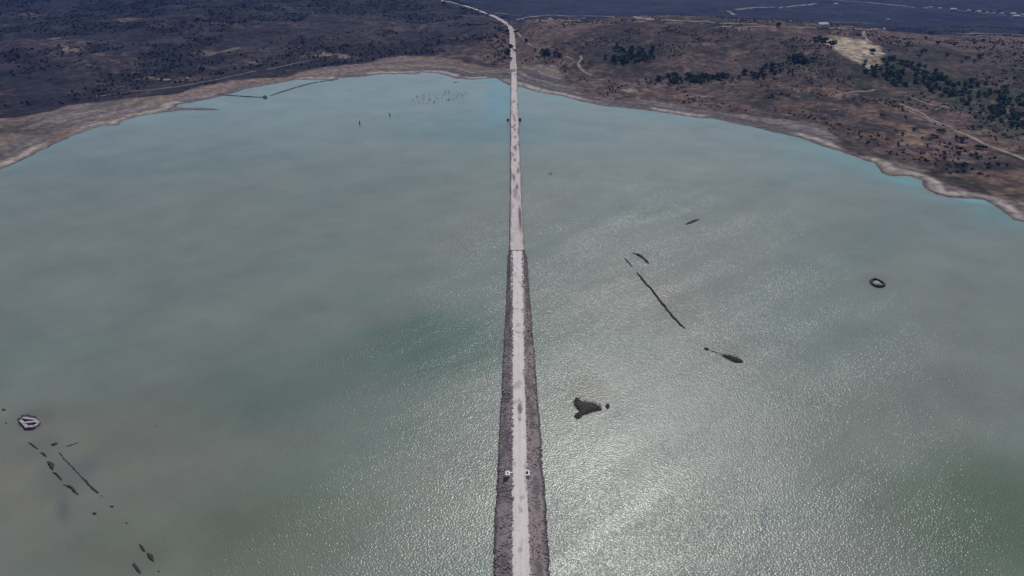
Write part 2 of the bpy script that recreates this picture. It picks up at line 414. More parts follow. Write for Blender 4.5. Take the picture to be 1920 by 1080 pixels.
# ------------------------------------------------------------------ water
wr = np.concatenate([np.linspace(1, 120, 20), 120 * np.exp(np.linspace(0, math.log(860 / 120), 520))[1:]])
wa = np.concatenate([np.linspace(-180, -46, 40)[:-1], np.linspace(-46, 46, 620), np.linspace(46, 180, 40)[1:-1]])
RR, AA = np.meshgrid(wr, np.radians(wa), indexing='ij')
WX = (RR * np.sin(AA)).ravel(); WY = (RR * np.cos(AA)).ravel()
_, WD = height(WX, WY, True)
wf = grid_faces(len(wr), len(wa), True)
wf = wf[(WD[wf] < 14).all(1)]
used = np.unique(wf); remap = np.full(len(WX), -1); remap[used] = np.arange(len(used)); wf = remap[wf]
WX, WY, WD = WX[used], WY[used], WD[used]
wc = np.tile(np.array([0.098, 0.122, 0.112]), (len(WX), 1))
def patch(c, px, py, sx, sy, rot, colr, k, seed=0):
    cx, cy = flat(px, py)
    wx = WX + (fbm(WX, WY, 30, 3, 300 + seed) - 0.5) * 0.7 * min(sx, sy); wy = WY + (fbm(WX, WY, 30, 3, 330 + seed) - 0.5) * 0.9 * min(sx, sy)
    co, si = math.cos(R(rot)), math.sin(R(rot))
    u = (wx - cx) * co + (wy - cy) * si; v = -(wx - cx) * si + (wy - cy) * co
    return lerp(c, colr, k * np.exp(-((u / sx) ** 2 + (v / sy) ** 2) ** 1.3))
LA = WX * 0.86 + WY * 0.5; LB = -WX * 0.5 + WY * 0.86      # sediment lanes drift along LA
wc = lerp(wc, (0.108, 0.125, 0.113), sstep(0.42, 0.66, fbm(LA * 0.35, LB, 70, 4, 401)) * 0.8)
wc = lerp(wc, (0.082, 0.112, 0.103), sstep(0.48, 0.68, fbm(LA * 0.3, LB, 45, 4, 411)) * 0.7)
wc = lerp(wc, (0.108, 0.122, 0.112), sstep(0.5, 0.62, fbm(LA * 0.2, LB, 16, 4, 415)) * 0.4)
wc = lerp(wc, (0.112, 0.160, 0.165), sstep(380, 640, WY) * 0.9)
wc = patch(wc, 840, 640, 36, 22, 20, (0.034, 0.076, 0.060), 0.95, 1)
wc = patch(wc, 560, 720, 70, 22, 22, (0.060, 0.092, 0.080), 0.8, 2)
wc = patch(wc, 420, 1000, 40, 18, 15, (0.068, 0.088, 0.064), 0.8, 3)
wc = patch(wc, 1870, 960, 30, 24, 0, (0.052, 0.080, 0.052), 0.9, 4)
wc = patch(wc, 1150, 650, 40, 12, -20, (0.085, 0.108, 0.092), 0.7, 5)
wc = patch(wc, 1240, 560, 22, 40, 10, (0.112, 0.120, 0.104), 0.6, 6)
wc = patch(wc, 60, 900, 60, 40, 0, (0.112, 0.110, 0.095), 0.8, 7)
wc = patch(wc, 900, 240, 70, 50, 0, (0.062, 0.125, 0.135), 0.85, 8)
wc = patch(wc, 935, 185, 14, 80, 0, (0.06, 0.17, 0.21), 0.8, 9)
wc = patch(wc, 1108, 735, 9, 8, 0, (0.075, 0.082, 0.066), 0.9, 10)
wc = patch(wc, 1250, 560, 10, 22, 30, (0.108, 0.104, 0.084), 0.5, 11)
for k_, (hx, hy) in enumerate([(1108,758),(1375,668),(1340,655),(1235,560),(1262,592),(1205,525),(1202,483),(1300,415),(1645,531),(55,792),(104,888),(128,915),(282,1043),(70,845)]):
    wc = patch(wc, hx, hy - 5, 7, 6, 0, (0.068, 0.078, 0.066), 0.45, 60 + k_)
wc = patch(wc, 120, 955, 1.8, 5.5, 35, (0.06, 0.065, 0.072), 0.55, 12)
wc = patch(wc, 150, 880, 5, 5, 35, (0.08, 0.088, 0.09), 0.7, 13)
wc = patch(wc, 1435, 972, 0.9, 5, -25, (0.045, 0.055, 0.08), 0.8, 14)
wc = patch(wc, 1570, 290, 60, 60, 0, (0.088, 0.17, 0.175), 0.5, 15)
rimn = fbm(WX, WY, 45, 3, 421)
wc = lerp(wc, (0.062, 0.165, 0.170), sstep(-26, -3, WD + (rimn - 0.5) * 40) * sstep(0, 60, WX) * 0.40)
wc = lerp(wc, (0.11, 0.105, 0.09), sstep(-6, -1, WD) * sstep(0.45, 0.6, fbm(WX, WY, 20, 3, 425)) * 0.6)
wc = lerp(wc, (0.085, 0.16, 0.18), sstep(-16, -3, WD) * sstep(0, -60, WX) * 0.3)
wc = patch(wc, 1835, 377, 12, 4, -20, (0.08, 0.24, 0.24), 0.7, 16)
wc = patch(wc, 1700, 340, 14, 7, -20, (0.06, 0.19, 0.20), 0.7, 17)
wc = patch(wc, 925, 150, 20, 10, 0, (0.05, 0.19, 0.24), 0.7, 18)
# wave height: sheltered behind the causeway and near the lee shores
chop = 0.9 + 0.25 * (fbm(WX, WY, 120, 3, 431) - 0.5) * 2
chop = chop * (1 - 0.12 * sstep(20, -120, WX)) * (0.55 + 0.45 * sstep(700, 380, WY)) * (0.3 + 0.7 * sstep(-2, -18, WD))
chop = chop * (1 - 0.45 * sstep(90, 190, WX - 0.15 * WY)) * (1 - 0.40 * sstep(-50, -130, WX))
wc = wc * np.array([1.37, 1.30, 1.18])
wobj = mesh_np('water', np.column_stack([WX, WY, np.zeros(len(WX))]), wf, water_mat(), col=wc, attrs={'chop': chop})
tag(wobj, kind='structure')

# ------------------------------------------------------------------ haze
def box_mesh(name, lo, hi, mat, parent=None):
    x0, y0, z0 = lo; x1, y1, z1 = hi
    v = [(x0,y0,z0),(x1,y0,z0),(x1,y1,z0),(x0,y1,z0),(x0,y0,z1),(x1,y0,z1),(x1,y1,z1),(x0,y1,z1)]
    f = [(0,3,2,1),(4,5,6,7),(0,1,5,4),(1,2,6,5),(2,3,7,6),(3,0,4,7)]
    return mesh_np(name, v, f, mat, parent, smooth=False)
M_haze = bpy.data.materials.new('haze_air'); M_haze.use_nodes = True
hn = M_haze.node_tree; hn.nodes.remove(hn.nodes['Principled BSDF'])
pv = hn.nodes.new('ShaderNodeVolumePrincipled')
pv.inputs['Color'].default_value = (0.15, 0.34, 1.0, 1)
pv.inputs['Density'].default_value = 0.000078
pv.inputs['Anisotropy'].default_value = 0.0
hn.links.new(pv.outputs[0], hn.nodes['Material Output'].inputs['Volume'])
hz = box_mesh('haze', (-9600, -9600, float(GZ.min()) - 1.0), (9600, 9600, float(max(GZ.max(), CAM_H)) + 6.0), M_haze)
tag(hz, kind='stuff')

# ------------------------------------------------------------------ causeway
cause = empty('causeway', (0, 0, 0))
tag(cause, 'long straight earth causeway with pale dirt track crossing the middle of the lake', 'causeway')
Y_SPLIT, Y_END = 304.0, 768.0
def half_light(Y, side):     # half width of the pale track
    b = 2.25 + 0.55 * sstep(200, 300, Y)
    return b + (fbm(Y, Y * 0 + side * 50, 9, 4, 501, 0.6) - 0.5) * 0.9
EARTH = np.array([0.25, 0.20, 0.195]); PALE = np.array([0.53, 0.465, 0.44])
# earth embankment, near part
ys = np.arange(-160, Y_SPLIT, 0.45)
us = np.concatenate([np.linspace(-1, -0.36, 14), np.linspace(-0.34, 0.34, 30), np.linspace(0.36, 1, 14)])
YY, UU = np.meshgrid(ys, us, indexing='ij')
crest = 2.75 + 0.3 * sstep(150, 290, YY)
tp_ = 1.1 * sstep(286, 304, YY); baseL = 8.6 - 3.6 * sstep(90, 320, YY) - tp_; baseR = 9.0 - 3.5 * sstep(90, 320, YY) - tp_
base = np.where(UU < 0, baseL, baseR) + (fbm(YY, UU * 0 + np.sign(UU) * 40, 10, 4, 511, 0.6) - 0.5) * 1.1 * (np.abs(UU) > 0.3) + (fbm(YY, UU * 0 + np.sign(UU) * 41, 2.5, 3, 512, 0.6) - 0.5) * 0.9 * (np.abs(UU) > 0.5)
a = np.abs(UU); f = np.clip((a - 0.35) / 0.65, 0, 1)
X = np.sign(UU) * np.where(a < 0.35, crest * a / 0.35, crest + (base - crest) * f)
Z = np.where(a < 0.35, 3.1, 3.1 - 3.9 * f)
Z += (fbm(X, YY, 1.3, 3, 521) - 0.5) * np.where(a < 0.35, 0.14, 0.5)
pit = np.exp(-(((X - 0.2) / 0.7) ** 2 + ((YY - 181.0) / 3.0) ** 2)) + 0.8 * np.exp(-(((X - 0.1) / 0.5) ** 2 + ((YY - 175.5) / 1.0) ** 2))
Z -= 0.45 * pit
lt = np.where(UU < 0, half_light(YY, 0), half_light(YY, 1)) - np.abs(X)
lt = sstep(-0.12, 0.12, lt + (fbm(X, YY, 1.1, 3, 531) - 0.5) * 0.7)
sl = np.tile(EARTH, (X.size, 1)) * (0.85 + 0.3 * fbm(X, YY, 3, 4, 541).ravel()[:, None])
sl = lerp(sl, (0.10, 0.083, 0.085), (sstep(0.5, 0.65, fbm(X * 3, YY, 7, 4, 551)) * 0.7).ravel())
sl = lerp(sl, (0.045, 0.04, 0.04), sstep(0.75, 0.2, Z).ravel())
pl = np.tile(PALE, (X.size, 1)) * (0.9 + 0.2 * fbm(X, YY * 0.3, 1.2, 4, 561).ravel()[:, None])
rut = (np.exp(-((X + 0.85) / 0.28) ** 2) + np.exp(-((X - 0.75) / 0.28) ** 2)).ravel()
pl = pl * (1 + 0.07 * rut[:, None])
pl = lerp(pl, (0.24, 0.2, 0.19), (sstep(0.60, 0.7, fbm(X, YY * 0.5, 2.2, 4, 571, 0.65)) * 0.55).ravel())
pl = lerp(pl, (0.62, 0.56, 0.54), np.exp(-(((X - 1.35 - (YY - 180) * 0.10) / 0.3) ** 2 + ((YY - 180) / 4.5) ** 2)).ravel())
pl = lerp(pl, (0.13, 0.11, 0.11), np.clip(pit.ravel() * 1.2, 0, 1) * 0.9)
t = lt.ravel()[:, None]; cc = sl * (1 - t) + pl * t
XX = X + cw_x(YY)
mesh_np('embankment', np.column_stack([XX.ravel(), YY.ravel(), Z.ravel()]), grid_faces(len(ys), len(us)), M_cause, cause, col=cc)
# narrow walled causeway, far part
ys = np.arange(Y_SPLIT - 0.3, Y_END, 0.6)
prof = [(-1.12, -1.2), (-1.06, 0.2), (-1.0, 2.6), (-0.97, 3.02)] + [(u, 3.0) for u in np.linspace(-0.93, 0.93, 22)] + [(0.97, 3.02), (1.0, 2.6), (1.06, 0.2), (1.12, -1.2)]
pu = np.array([p[0] for p in prof]); pz = np.array([p[1] for p in prof])
YY, UU = np.meshgrid(ys, pu, indexing='ij'); ZZ = np.tile(pz, (len(ys), 1)).astype(float)
hw = 3.5 - 0.25 * sstep(305, 420, YY) + (fbm(YY, YY * 0 + np.sign(UU) * 30, 16, 4, 581, 0.6) - 0.5) * 0.7 - 0.3 * sstep(560, 700, YY)
X = UU * hw
ZZ += (fbm(X, YY, 2.5, 3, 591) - 0.5) * 0.3
ZZ -= 0.25 * sstep(740, Y_END, YY)
pl = np.tile(PALE * 0.90, (X.size, 1)) * (0.85 + 0.25 * fbm(X, YY * 0.4, 2, 4, 601).ravel()[:, None])
worn = sstep(0.52, 0.66, fbm(X * 1.5, YY * 0.35, 4.0, 4, 611, 0.65)) * (0.25 + 0.75 * sstep(340, 400, YY) * sstep(700, 600, YY))
pl = lerp(pl, (0.19, 0.15, 0.145), (worn * 0.8).ravel())
for py, sx, ln in ((243, 0.0, 4), (257, 0.3, 3), (278, 0.5, 5), (276, -0.4, 3), (300, -0.3, 3), (320, 1.6, 5), (333, -1.0, 6), (350, 0.8, 5), (400, 1.9, 9), (415, 2.0, 12)):
    y0 = float(flat(960, py, 3)[1]); e = np.exp(-(((X - sx) / 0.7) ** 2 + ((YY - y0) / ln) ** 2))
    pl = lerp(pl, (0.085, 0.07, 0.07), np.clip(e.ravel() * 1.3, 0, 1) * 0.85)
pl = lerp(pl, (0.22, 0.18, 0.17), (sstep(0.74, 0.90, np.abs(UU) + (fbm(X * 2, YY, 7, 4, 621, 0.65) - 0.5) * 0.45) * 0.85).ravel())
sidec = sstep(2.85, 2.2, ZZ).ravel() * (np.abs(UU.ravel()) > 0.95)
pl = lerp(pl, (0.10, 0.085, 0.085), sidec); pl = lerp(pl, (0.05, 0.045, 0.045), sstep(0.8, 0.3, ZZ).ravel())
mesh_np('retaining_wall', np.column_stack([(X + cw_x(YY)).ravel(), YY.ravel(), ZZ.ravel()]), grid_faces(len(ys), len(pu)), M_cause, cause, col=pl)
# rubble armouring of the slopes
cube = np.array([(-1,-1,-1),(1,-1,-1),(1,1,-1),(-1,1,-1),(-1,-1,1),(1,-1,1),(1,1,1),(-1,1,1)], float) * 0.5
cf = np.array([(0,3,2,1),(4,5,6,7),(0,1,5,4),(1,2,6,5),(2,3,7,6),(3,0,4,7)])
def stones(pos, size, rs):
    n = len(pos)
    v = np.tile(cube, (n, 1, 1)) + rs.normal(0, 0.13, (n, 8, 3))
    v *= (size[:, None] * rs.uniform(0.6, 1.3, (n, 3)))[:, None, :]
    a = rs.uniform(0, 6.28, n); c, s = np.cos(a), np.sin(a)
    x = v[:, :, 0] * c[:, None] - v[:, :, 1] * s[:, None]; y = v[:, :, 0] * s[:, None] + v[:, :, 1] * c[:, None]
    v = np.stack([x, y, v[:, :, 2]], -1) + pos[:, None, :]
    f = (cf[None] + (np.arange(n) * 8)[:, None, None]).reshape(-1, 4)
    return v.reshape(-1, 3), f
n = 7000
yy = rng.uniform(60, Y_SPLIT, n); sd_ = rng.choice([-1, 1], n); ff = rng.uniform(0.02, 0.86, n) ** 0.9
bb = np.where(sd_ < 0, 8.6, 9.0) - 3.55 * sstep(90, 320, yy); cr = 2.75 + 0.3 * sstep(150, 290, yy)
pos = np.column_stack([cw_x(yy) + sd_ * (cr + (bb - cr) * ff), yy, 3.1 - 3.9 * ff + 0.05])
sv_, sf_ = stones(pos, rng.uniform(0.12, 0.36, n) * (1 + 0.6 * (rng.random(n) > 0.95)), rng)
tag(mesh_np('riprap', sv_, sf_, M_riprap, cause, smooth=False), kind='stuff')
# pale stones lining the track edge
n = 1500
yy = rng.uniform(90, Y_SPLIT, n); sd_ = rng.choice([-1, -1, 1], n)
pos = np.column_stack([cw_x(yy) + sd_ * (2.5 + rng.normal(0, 0.22, n)), yy, np.full(n, 3.12)])
sv_, sf_ = stones(pos, rng.uniform(0.12, 0.42, n), rng)
tag(mesh_np('edge_stones', sv_, sf_, M_riprap, cause, smooth=False), kind='stuff')
# transverse joint and abutments where the width changes
M_joint = simple_mat('dark_joint_stone', (0.10, 0.085, 0.085), (0.17, 0.145, 0.14), 2.0)
cx = float(cw_x(Y_SPLIT))
box_mesh('cross_drain', (cx - 3.9, Y_SPLIT - 0.7, 2.0), (cx + 3.9, Y_SPLIT - 0.1, 3.2), M_joint, cause)
# small concrete boxes either side of the track (py 890) and the two stubs further out (py 222)
def hollow_box(name, w_, l_, h_, t_, mat, parent, open_side=None):
    vs, fs = [], []
    def bx(x0, y0, x1, y1, z0, z1):
        k = len(vs)
        vs.extend([(x0,y0,z0),(x1,y0,z0),(x1,y1,z0),(x0,y1,z0),(x0,y0,z1),(x1,y0,z1),(x1,y1,z1),(x0,y1,z1)])
        fs.extend([tuple(k + i for i in q) for q in ((0,3,2,1),(4,5,6,7),(0,1,5,4),(1,2,6,5),(2,3,7,6),(3,0,4,7))])
    bx(-w_/2, -l_/2, w_/2, -l_/2 + t_, 0, h_); bx(-w_/2, l_/2 - t_, w_/2, l_/2, 0, h_)
    if open_side != 'left': bx(-w_/2, -l_/2 + t_, -w_/2 + t_, l_/2 - t_, 0, h_ - 0.004)
    if open_side != 'right': bx(w_/2 - t_, -l_/2 + t_, w_/2, l_/2 - t_, 0, h_ - 0.004)
    return mesh_np(name, vs, fs, mat, parent, smooth=False)
xb, yb = flat(952, 889, 3.2)
e = empty('valve_box', (float(xb), float(yb), 2.9)); tag(e, 'wide whitish concrete box on the left edge of the causeway track', 'valve box')
hollow_box('chamber_wall', 1.3, 1.7, 0.8, 0.42, M_conc, e)
box_mesh('lid', (-0.33, -0.5, 0.3), (0.33, 0.5, 0.55), M_rock, e)
box_mesh('wing_wall', (0.65, 0.25, -0.2), (1.35, 0.6, 0.55), M_conc, e)
box_mesh('step', (-1.3, -0.9, -1.3), (-0.75, -0.45, 0.35), M_riprap, e)
xb, yb = flat(989.5, 889, 3.2)
e = empty('valve_box', (float(xb), float(yb), 2.9)); tag(e, 'narrow whitish C shaped concrete box on the right edge of the causeway track', 'valve box')
hollow_box('chamber_wall', 1.05, 2.1, 0.95, 0.36, M_conc, e, 'left')
box_mesh('lid', (-0.4, -0.65, 0.1), (0.12, 0.65, 0.4), M_rock, e)
for s, pxx, lb in ((-1, 952.5, 'small pale stub wall jutting from the left of the far causeway'), (1, 975, 'dark stub pier jutting from the right of the far causeway')):
    xb, yb = flat(pxx, 222.5, 1.5)
    e = empty('stub_pier', (float(xb), float(yb), -1.0)); tag(e, lb, 'pier')
    box_mesh('pier_block', (-0.9, -1.0, 0), (0.9, 1.0, 2.4), M_riprap if s < 0 else M_dark, e)
    box_mesh('cap_slab', (-1.1, -1.2, 2.4), (1.1, 1.2, 2.65), M_riprap if s < 0 else M_rock, e)

# ------------------------------------------------------------------ tracks and roads on land
def ribbon(name, px, width, mat, zoff=0.35, jitter=0.25, seed=0):
    p = drape(px)[:, :2]
    seg = np.hypot(*np.diff(p, axis=0).T); s = np.concatenate([[0], np.cumsum(seg)])
    n_ = max(int(s[-1] / 2.5), 4); q = np.linspace(0, s[-1], n_)
    X = np.interp(q, s, p[:, 0]); Y = np.interp(q, s, p[:, 1])
    k = np.ones(9) / 9
    if n_ > 20:
        X[4:-4] = np.convolve(X, k, 'same')[4:-4]; Y[4:-4] = np.convolve(Y, k, 'same')[4:-4]
    tx = np.gradient(X); ty = np.gradient(Y); L = np.hypot(tx, ty) + 1e-9; nx, ny = -ty / L, tx / L
    cols = np.linspace(-1, 1, 5)
    ww = width / 2 * (1 + jitter * (fbm(q, q * 0, 12, 3, 700 + seed) - 0.5) * 2)
    PX = X[:, None] + nx[:, None] * cols * ww[:, None]; PY = Y[:, None] + ny[:, None] * cols * ww[:, None]
    PZ = height(PX, PY) + zoff - 0.3 * (np.abs(cols) > 0.9)
    return tag(mesh_np(name, np.column_stack([PX.ravel(), PY.ravel(), PZ.ravel()]), grid_faces(n_, 5), mat), kind='structure')
ribbon('road', [(963,131)] + ROAD_PX[2:-1], 6.6, M_road, 0.5)
tr = [ ([(905,22),(930,24),(955,27.5),(978,28.5)], 3),
 ([(967,38),(985,33),(1010,30),(1050,29.5),(1100,30),(1150,30.5),(1190,33),(1230,37)], 7),
 ([(1000,42),(1030,39),(1060,36),(1100,33)], 3),
 ([(964,56),(974,66),(984,77),(990,82),(1000,88)], 2.5),
 ([(1088,128),(1083,120),(1091,110),(1088,105)], 3), ([(1088,128),(1097,136),(1110,142)], 3),
 ([(1688,195),(1722,209),(1764,231),(1800,248),(1840,268),(1880,282),(1925,301)], 3.2),
 ([(1700,208),(1740,224),(1772,240)], 2.0),
 ([(1630,82),(1624,72),(1618,63),(1622,57),(1640,55),(1660,52)], 4),
 ([(1480,42),(1530,41),(1580,42),(1640,44)], 4),
 ([(1240,38),(1300,41),(1360,44),(1420,45)], 4),
 ([(1075,112),(1062,106),(1055,109)], 2.5),
 ([(1560,180),(1600,172),(1640,168)], 2.5),
 ([(1700,180),(1740,195),(1790,205)], 2.0),
 ([(1790,62),(1830,61.5),(1870,64),(1925,67)], 4),
 ([(1350,50),(1420,50),(1500,52),(1560,53),(1620,56)], 3),
 ([(1378,18),(1400,15.5),(1450,14),(1490,11),(1530,7)], 9),
 ([(1364,20),(1372,25),(1378,28)], 8),
 ([(1560,0.5),(1600,3),(1640,6.5),(1690,10.5),(1742,15)], 8),
 ([(1742,15),(1790,19.5),(1840,24),(1890,29.5),(1925,31)], 4),
 ([(180,181),(220,176),(280,169),(340,162),(395,152),(445,141),(480,133)], 1.3),
 ([(500,131),(540,122),(580,114),(600,111)], 1.3) ]
for i, (p, wd) in enumerate(tr): ribbon('track', p, wd, M_track, 0.4, 0.4, i + 1)

# ------------------------------------------------------------------ ruins, walls, islets in the water
def wall_thing(name, px, w0, hgt, mat, label, cat, gaps=0.0, seed=0, group=None):
    """an uneven broken stone wall standing just proud of the water"""
    p = np.array(flats(px)); seg = np.hypot(*np.diff(p, axis=0).T); s = np.concatenate([[0], np.cumsum(seg)])
    n_ = max(int(s[-1] / 0.35), 6); q = np.linspace(0, s[-1], n_)
    X = np.interp(q, s, p[:, 0]); Y = np.interp(q, s, p[:, 1])
    tx = np.gradient(X); ty = np.gradient(Y); L = np.hypot(tx, ty) + 1e-9; nx, ny = -ty / L, tx / L
    cols = np.array([-1.35, -1, -0.6, 0, 0.6, 1, 1.35]); zz = np.array([-0.8, 0.05, 0.8, 1.0, 0.8, 0.05, -0.8])
    ends = sstep(0, min(3, s[-1] * 0.35), q) * sstep(0, min(3, s[-1] * 0.35), s[-1] - q)
    hh = hgt * (0.55 + 0.9 * fbm(q, q * 0 + seed * 9, 4, 3, 800 + seed)) * (0.25 + 0.75 * ends)
    if gaps: hh = hh - hgt * 1.3 * sstep(gaps - 0.03, gaps + 0.1, 1 - fbm(q, q * 0 + seed * 5, 6, 3, 820 + seed))
    ww = w0 / 2 * (0.35 + 1.3 * fbm(q, q * 0 + seed * 3, 1.6, 3, 840 + seed, 0.7)) * (0.65 + 0.35 * ends)
    cx, cy = float(X.mean()), float(Y.mean())
    off = (fbm(q, q * 0, 3, 3, 860 + seed, 0.65) - 0.5) * w0 * 0.6
    PX = X[:, None] + nx[:, None] * (cols * ww[:, None] + off[:, None]) - cx; PY = Y[:, None] + ny[:, None] * (cols * ww[:, None] + off[:, None]) - cy
    PZ = np.where(zz[None] > 0, zz[None] * hh[:, None], zz[None] + 0 * hh[:, None]) + (fbm(PX * 1.0, PY, 0.8, 2, 880) - 0.5) * 0.25
    PZ = np.where(hh[:, None] < 0, np.minimum(PZ, -0.1), PZ)
    o = mesh_np(name, np.column_stack([PX.ravel(), PY.ravel(), PZ.ravel()]), grid_faces(n_, 7), mat, smooth=False)
    o.location = (cx, cy, 0)
    return tag(o, label, cat, group)
def islet(name, px, hgt, mat, label, cat, seed=0, rim=None, group=None, parent=None, loc=None, z0=0.0, soft=1.2, rocks=0):
    """mound whose waterline follows the outline; uneven rocky surface"""
    P = np.array(flats(px)); cx, cy = P.mean(0)
    m = 2.0; x0, y0 = P.min(0) - m; x1, y1 = P.max(0) + m
    st = max((x1 - x0), (y1 - y0)) / 70
    gx = np.arange(x0, x1 + st, st); gy = np.arange(y0, y1 + st, st)
    YY, XX = np.meshgrid(gy, gx, indexing='ij')
    d = -polydist(XX, YY, [tuple(q) for q in P]).astype(float) + (fbm(XX, YY, 1.6, 3, 900 + seed) - 0.5) * 0.9
    Z = np.where(d > 0, hgt * (1 - np.exp(-d / soft)), d * 0.9)
    Z = Z + (fbm(XX, YY, 0.8, 3, 920 + seed) - 0.5) * 0.5 * sstep(0, 1, d) + z0
    f = grid_faces(len(gy), len(gx)); keep = (d.ravel()[f] > -1.4).any(1); f = f[keep]
    us_ = np.unique(f); rm = np.full(d.size, -1); rm[us_] = np.arange(len(us_)); f = rm[f]
    lx, ly = (cx, cy) if loc is None else loc
    V = np.column_stack([XX.ravel() - lx, YY.ravel() - ly, Z.ravel()])[us_]
    o = mesh_np(name, V, f, mat, parent, smooth=False)
    if parent is None:
        o.location = (lx, ly, 0); tag(o, label, cat, group)
    return o, (cx, cy)

def iso(pts, n_=None): return pts
# heart shaped brown islet by the causeway
P = [(1077,751),(1081,746),(1088,749),(1090,753),(1100,754),(1108,755),(1118,757),(1126,762),(1129,767),(1125,770),(1115,772),(1104,776),(1094,779),(1088,783),(1082,786),(1077,782),(1080,776),(1085,771),(1080,766),(1077,760)]
islet('mud_islet', P, 0.7, M_brown, 'heart shaped dark brown islet close to the right side of the causeway', 'islet', 1)
islet('rock', [(1136,760),(1139,757),(1143,760),(1143,766),(1139,768),(1136,765)], 0.7, M_dark, 'small dark rock just right of the heart shaped brown islet', 'rock', 2, soft=0.5)
wall_thing('ruined_wall', [(1171,484),(1185,500)], 0.8, 0.4, M_dark, 'short dark wall remnant at the far end of the long broken wall in the water', 'wall', 0, 1)
wall_thing('ruined_wall', [(1193,510),(1208,528),(1220,541),(1234,560),(1248,577),(1262,594),(1274,607),(1283,616)], 1.05, 0.6, M_dark, 'longest straight dark stone wall standing in the water right of the causeway', 'wall', 0, 2)
wall_thing('ruined_wall', [(1187,474),(1195,477),(1203,482),(1217,494)], 1.7, 0.6, M_dark, 'short dark wall beside the top of the long broken wall', 'wall', 0, 3)
wall_thing('ruined_wall', [(1287,421),(1296,416.5),(1304,413),(1310,411.5)], 1.9, 0.6, M_dark, 'small dark bar of rubble far out in the open water right of the causeway', 'islet', 0, 4)
islet('rubble_islet', [(1351,664),(1362,666),(1376,668),(1386,672),(1392,677),(1392,681),(1384,681),(1372,677),(1360,671)], 0.7, M_dark, 'long pointed black islet below the end of the long wall', 'islet', 5, soft=0.6)
islet('rock', [(1319,652),(1322,650),(1328,652),(1330,656),(1325,657),(1320,655)], 0.6, M_dark, 'small dark rock left of the long pointed black islet', 'rock', 6, soft=0.5)
wall_thing('sunken_wall', [(1329,657),(1340,660),(1351,664)], 0.35, 0.22, M_dark, 'thin low wall joining a small rock to the pointed black islet', 'wall', 0, 7)

def brushwood(parent, px, n_, mat, seed, size=0.28, hgt=0.6):
    P_ = np.array(flats(px)); r_ = np.random.default_rng(seed); lo, hi = P_.min(0), P_.max(0)
    q = r_.uniform(lo, hi, (n_ * 6, 2)); dd_ = polydist(q[:, 0], q[:, 1], [tuple(k) for k in P_])
    q = q[dd_ < 0.35][:n_]; m = len(q)
    c = np.column_stack([q[:, 0] - parent.location[0], q[:, 1] - parent.location[1], r_.uniform(0.05, hgt, m)])
    a_ = r_.normal(0, 1, (m, 3)) * np.array([1, 1, 0.7]); a_ /= np.linalg.norm(a_, axis=1)[:, None]
    b_ = np.cross(a_, r_.normal(0, 1, (m, 3))); b_ /= np.linalg.norm(b_, axis=1)[:, None]
    L_ = size * r_.uniform(0.6, 1.8, m)[:, None]; W_ = size * r_.uniform(0.15, 0.5, m)[:, None]
    V = np.stack([c - a_ * L_, c - b_ * W_, c + a_ * L_, c + b_ * W_], 1).reshape(-1, 3)
    return tag(mesh_np('brushwood', V, np.arange(m * 4).reshape(-1, 4), mat, parent, smooth=False), kind='stuff')
for o_ in list(C.objects):
    if o_.name.startswith('mud_islet'): brushwood(o_, P, 700, M_brown, 1)
    if o_.name.startswith('rubble_islet') : brushwood(o_, [(1351,664),(1362,666),(1376,668),(1386,672),(1392,677),(1392,681),(1384,681),(1372,677),(1360,671)], 260, M_dark, 2)

# round ruin out on the right: dark ring wall, pale rubble inside
ring_px = [(1632,527),(1635,524),(1640,523),(1646,525),(1652,528),(1657,531),(1659,535),(1656,538),(1649,539),(1642,538),(1636,535),(1632,531)]
cx, cy = np.array(flats(ring_px)).mean(0)
e = empty('ruined_tank', (float(cx), float(cy), 0)); tag(e, 'oval ruined stone tank with dark rim and pale centre alone in the lake', 'ruin')
P = np.array(flats(ring_px)); 
def ring_wall(name, P, thick, hgt, mat, parent, cxy, seed=0, hin=0.0):
    P = np.asarray(P, float); n0 = len(P)
    t = np.linspace(0, n0, 120, endpoint=False); i0 = t.astype(int); fr = (t - i0)[:, None]
    Q = P[i0 % n0] * (1 - fr) + P[(i0 + 1) % n0] * fr
    for _ in range(6): Q = (np.roll(Q, 1, 0) + Q * 2 + np.roll(Q, -1, 0)) / 4
    c = Q.mean(0); dv = Q - c; L = np.hypot(dv[:, 0], dv[:, 1])[:, None]; un = dv / L
    th = thick * (0.75 + 0.5 * fbm(t, t * 0, 6, 3, 950 + seed))[:, None]
    hz_ = hgt * (0.7 + 0.6 * fbm(t, t * 0, 4, 3, 960 + seed))
    rows = [(1.0, -0.8), (0.6, 0.1), (0.1, 0.85), (-0.3, 1.0), (-0.9, 1.0), (-1.0, 0.3)]
    V = []
    for o_, z_ in rows:
        xy = Q + un * th * o_ - np.asarray(cxy)
        V.append(np.column_stack([xy, np.where(z_ > 0, hz_ * z_, z_) + 0 * hz_]))
    V = np.concatenate(V)
    return mesh_np(name, V, grid_faces(len(rows), 120, True), mat, parent, smooth=False)
ring_wall('ring_wall', P, 0.72, 0.8, M_dark, e, (cx, cy), 1)
islet('rubble_fill', [(1638,528),(1642,527),(1648,529),(1652,533),(1650,535.5),(1644,535),(1639,532)], 0.8, M_mason, None, None, 12, parent=e, loc=(cx, cy), soft=0.5)

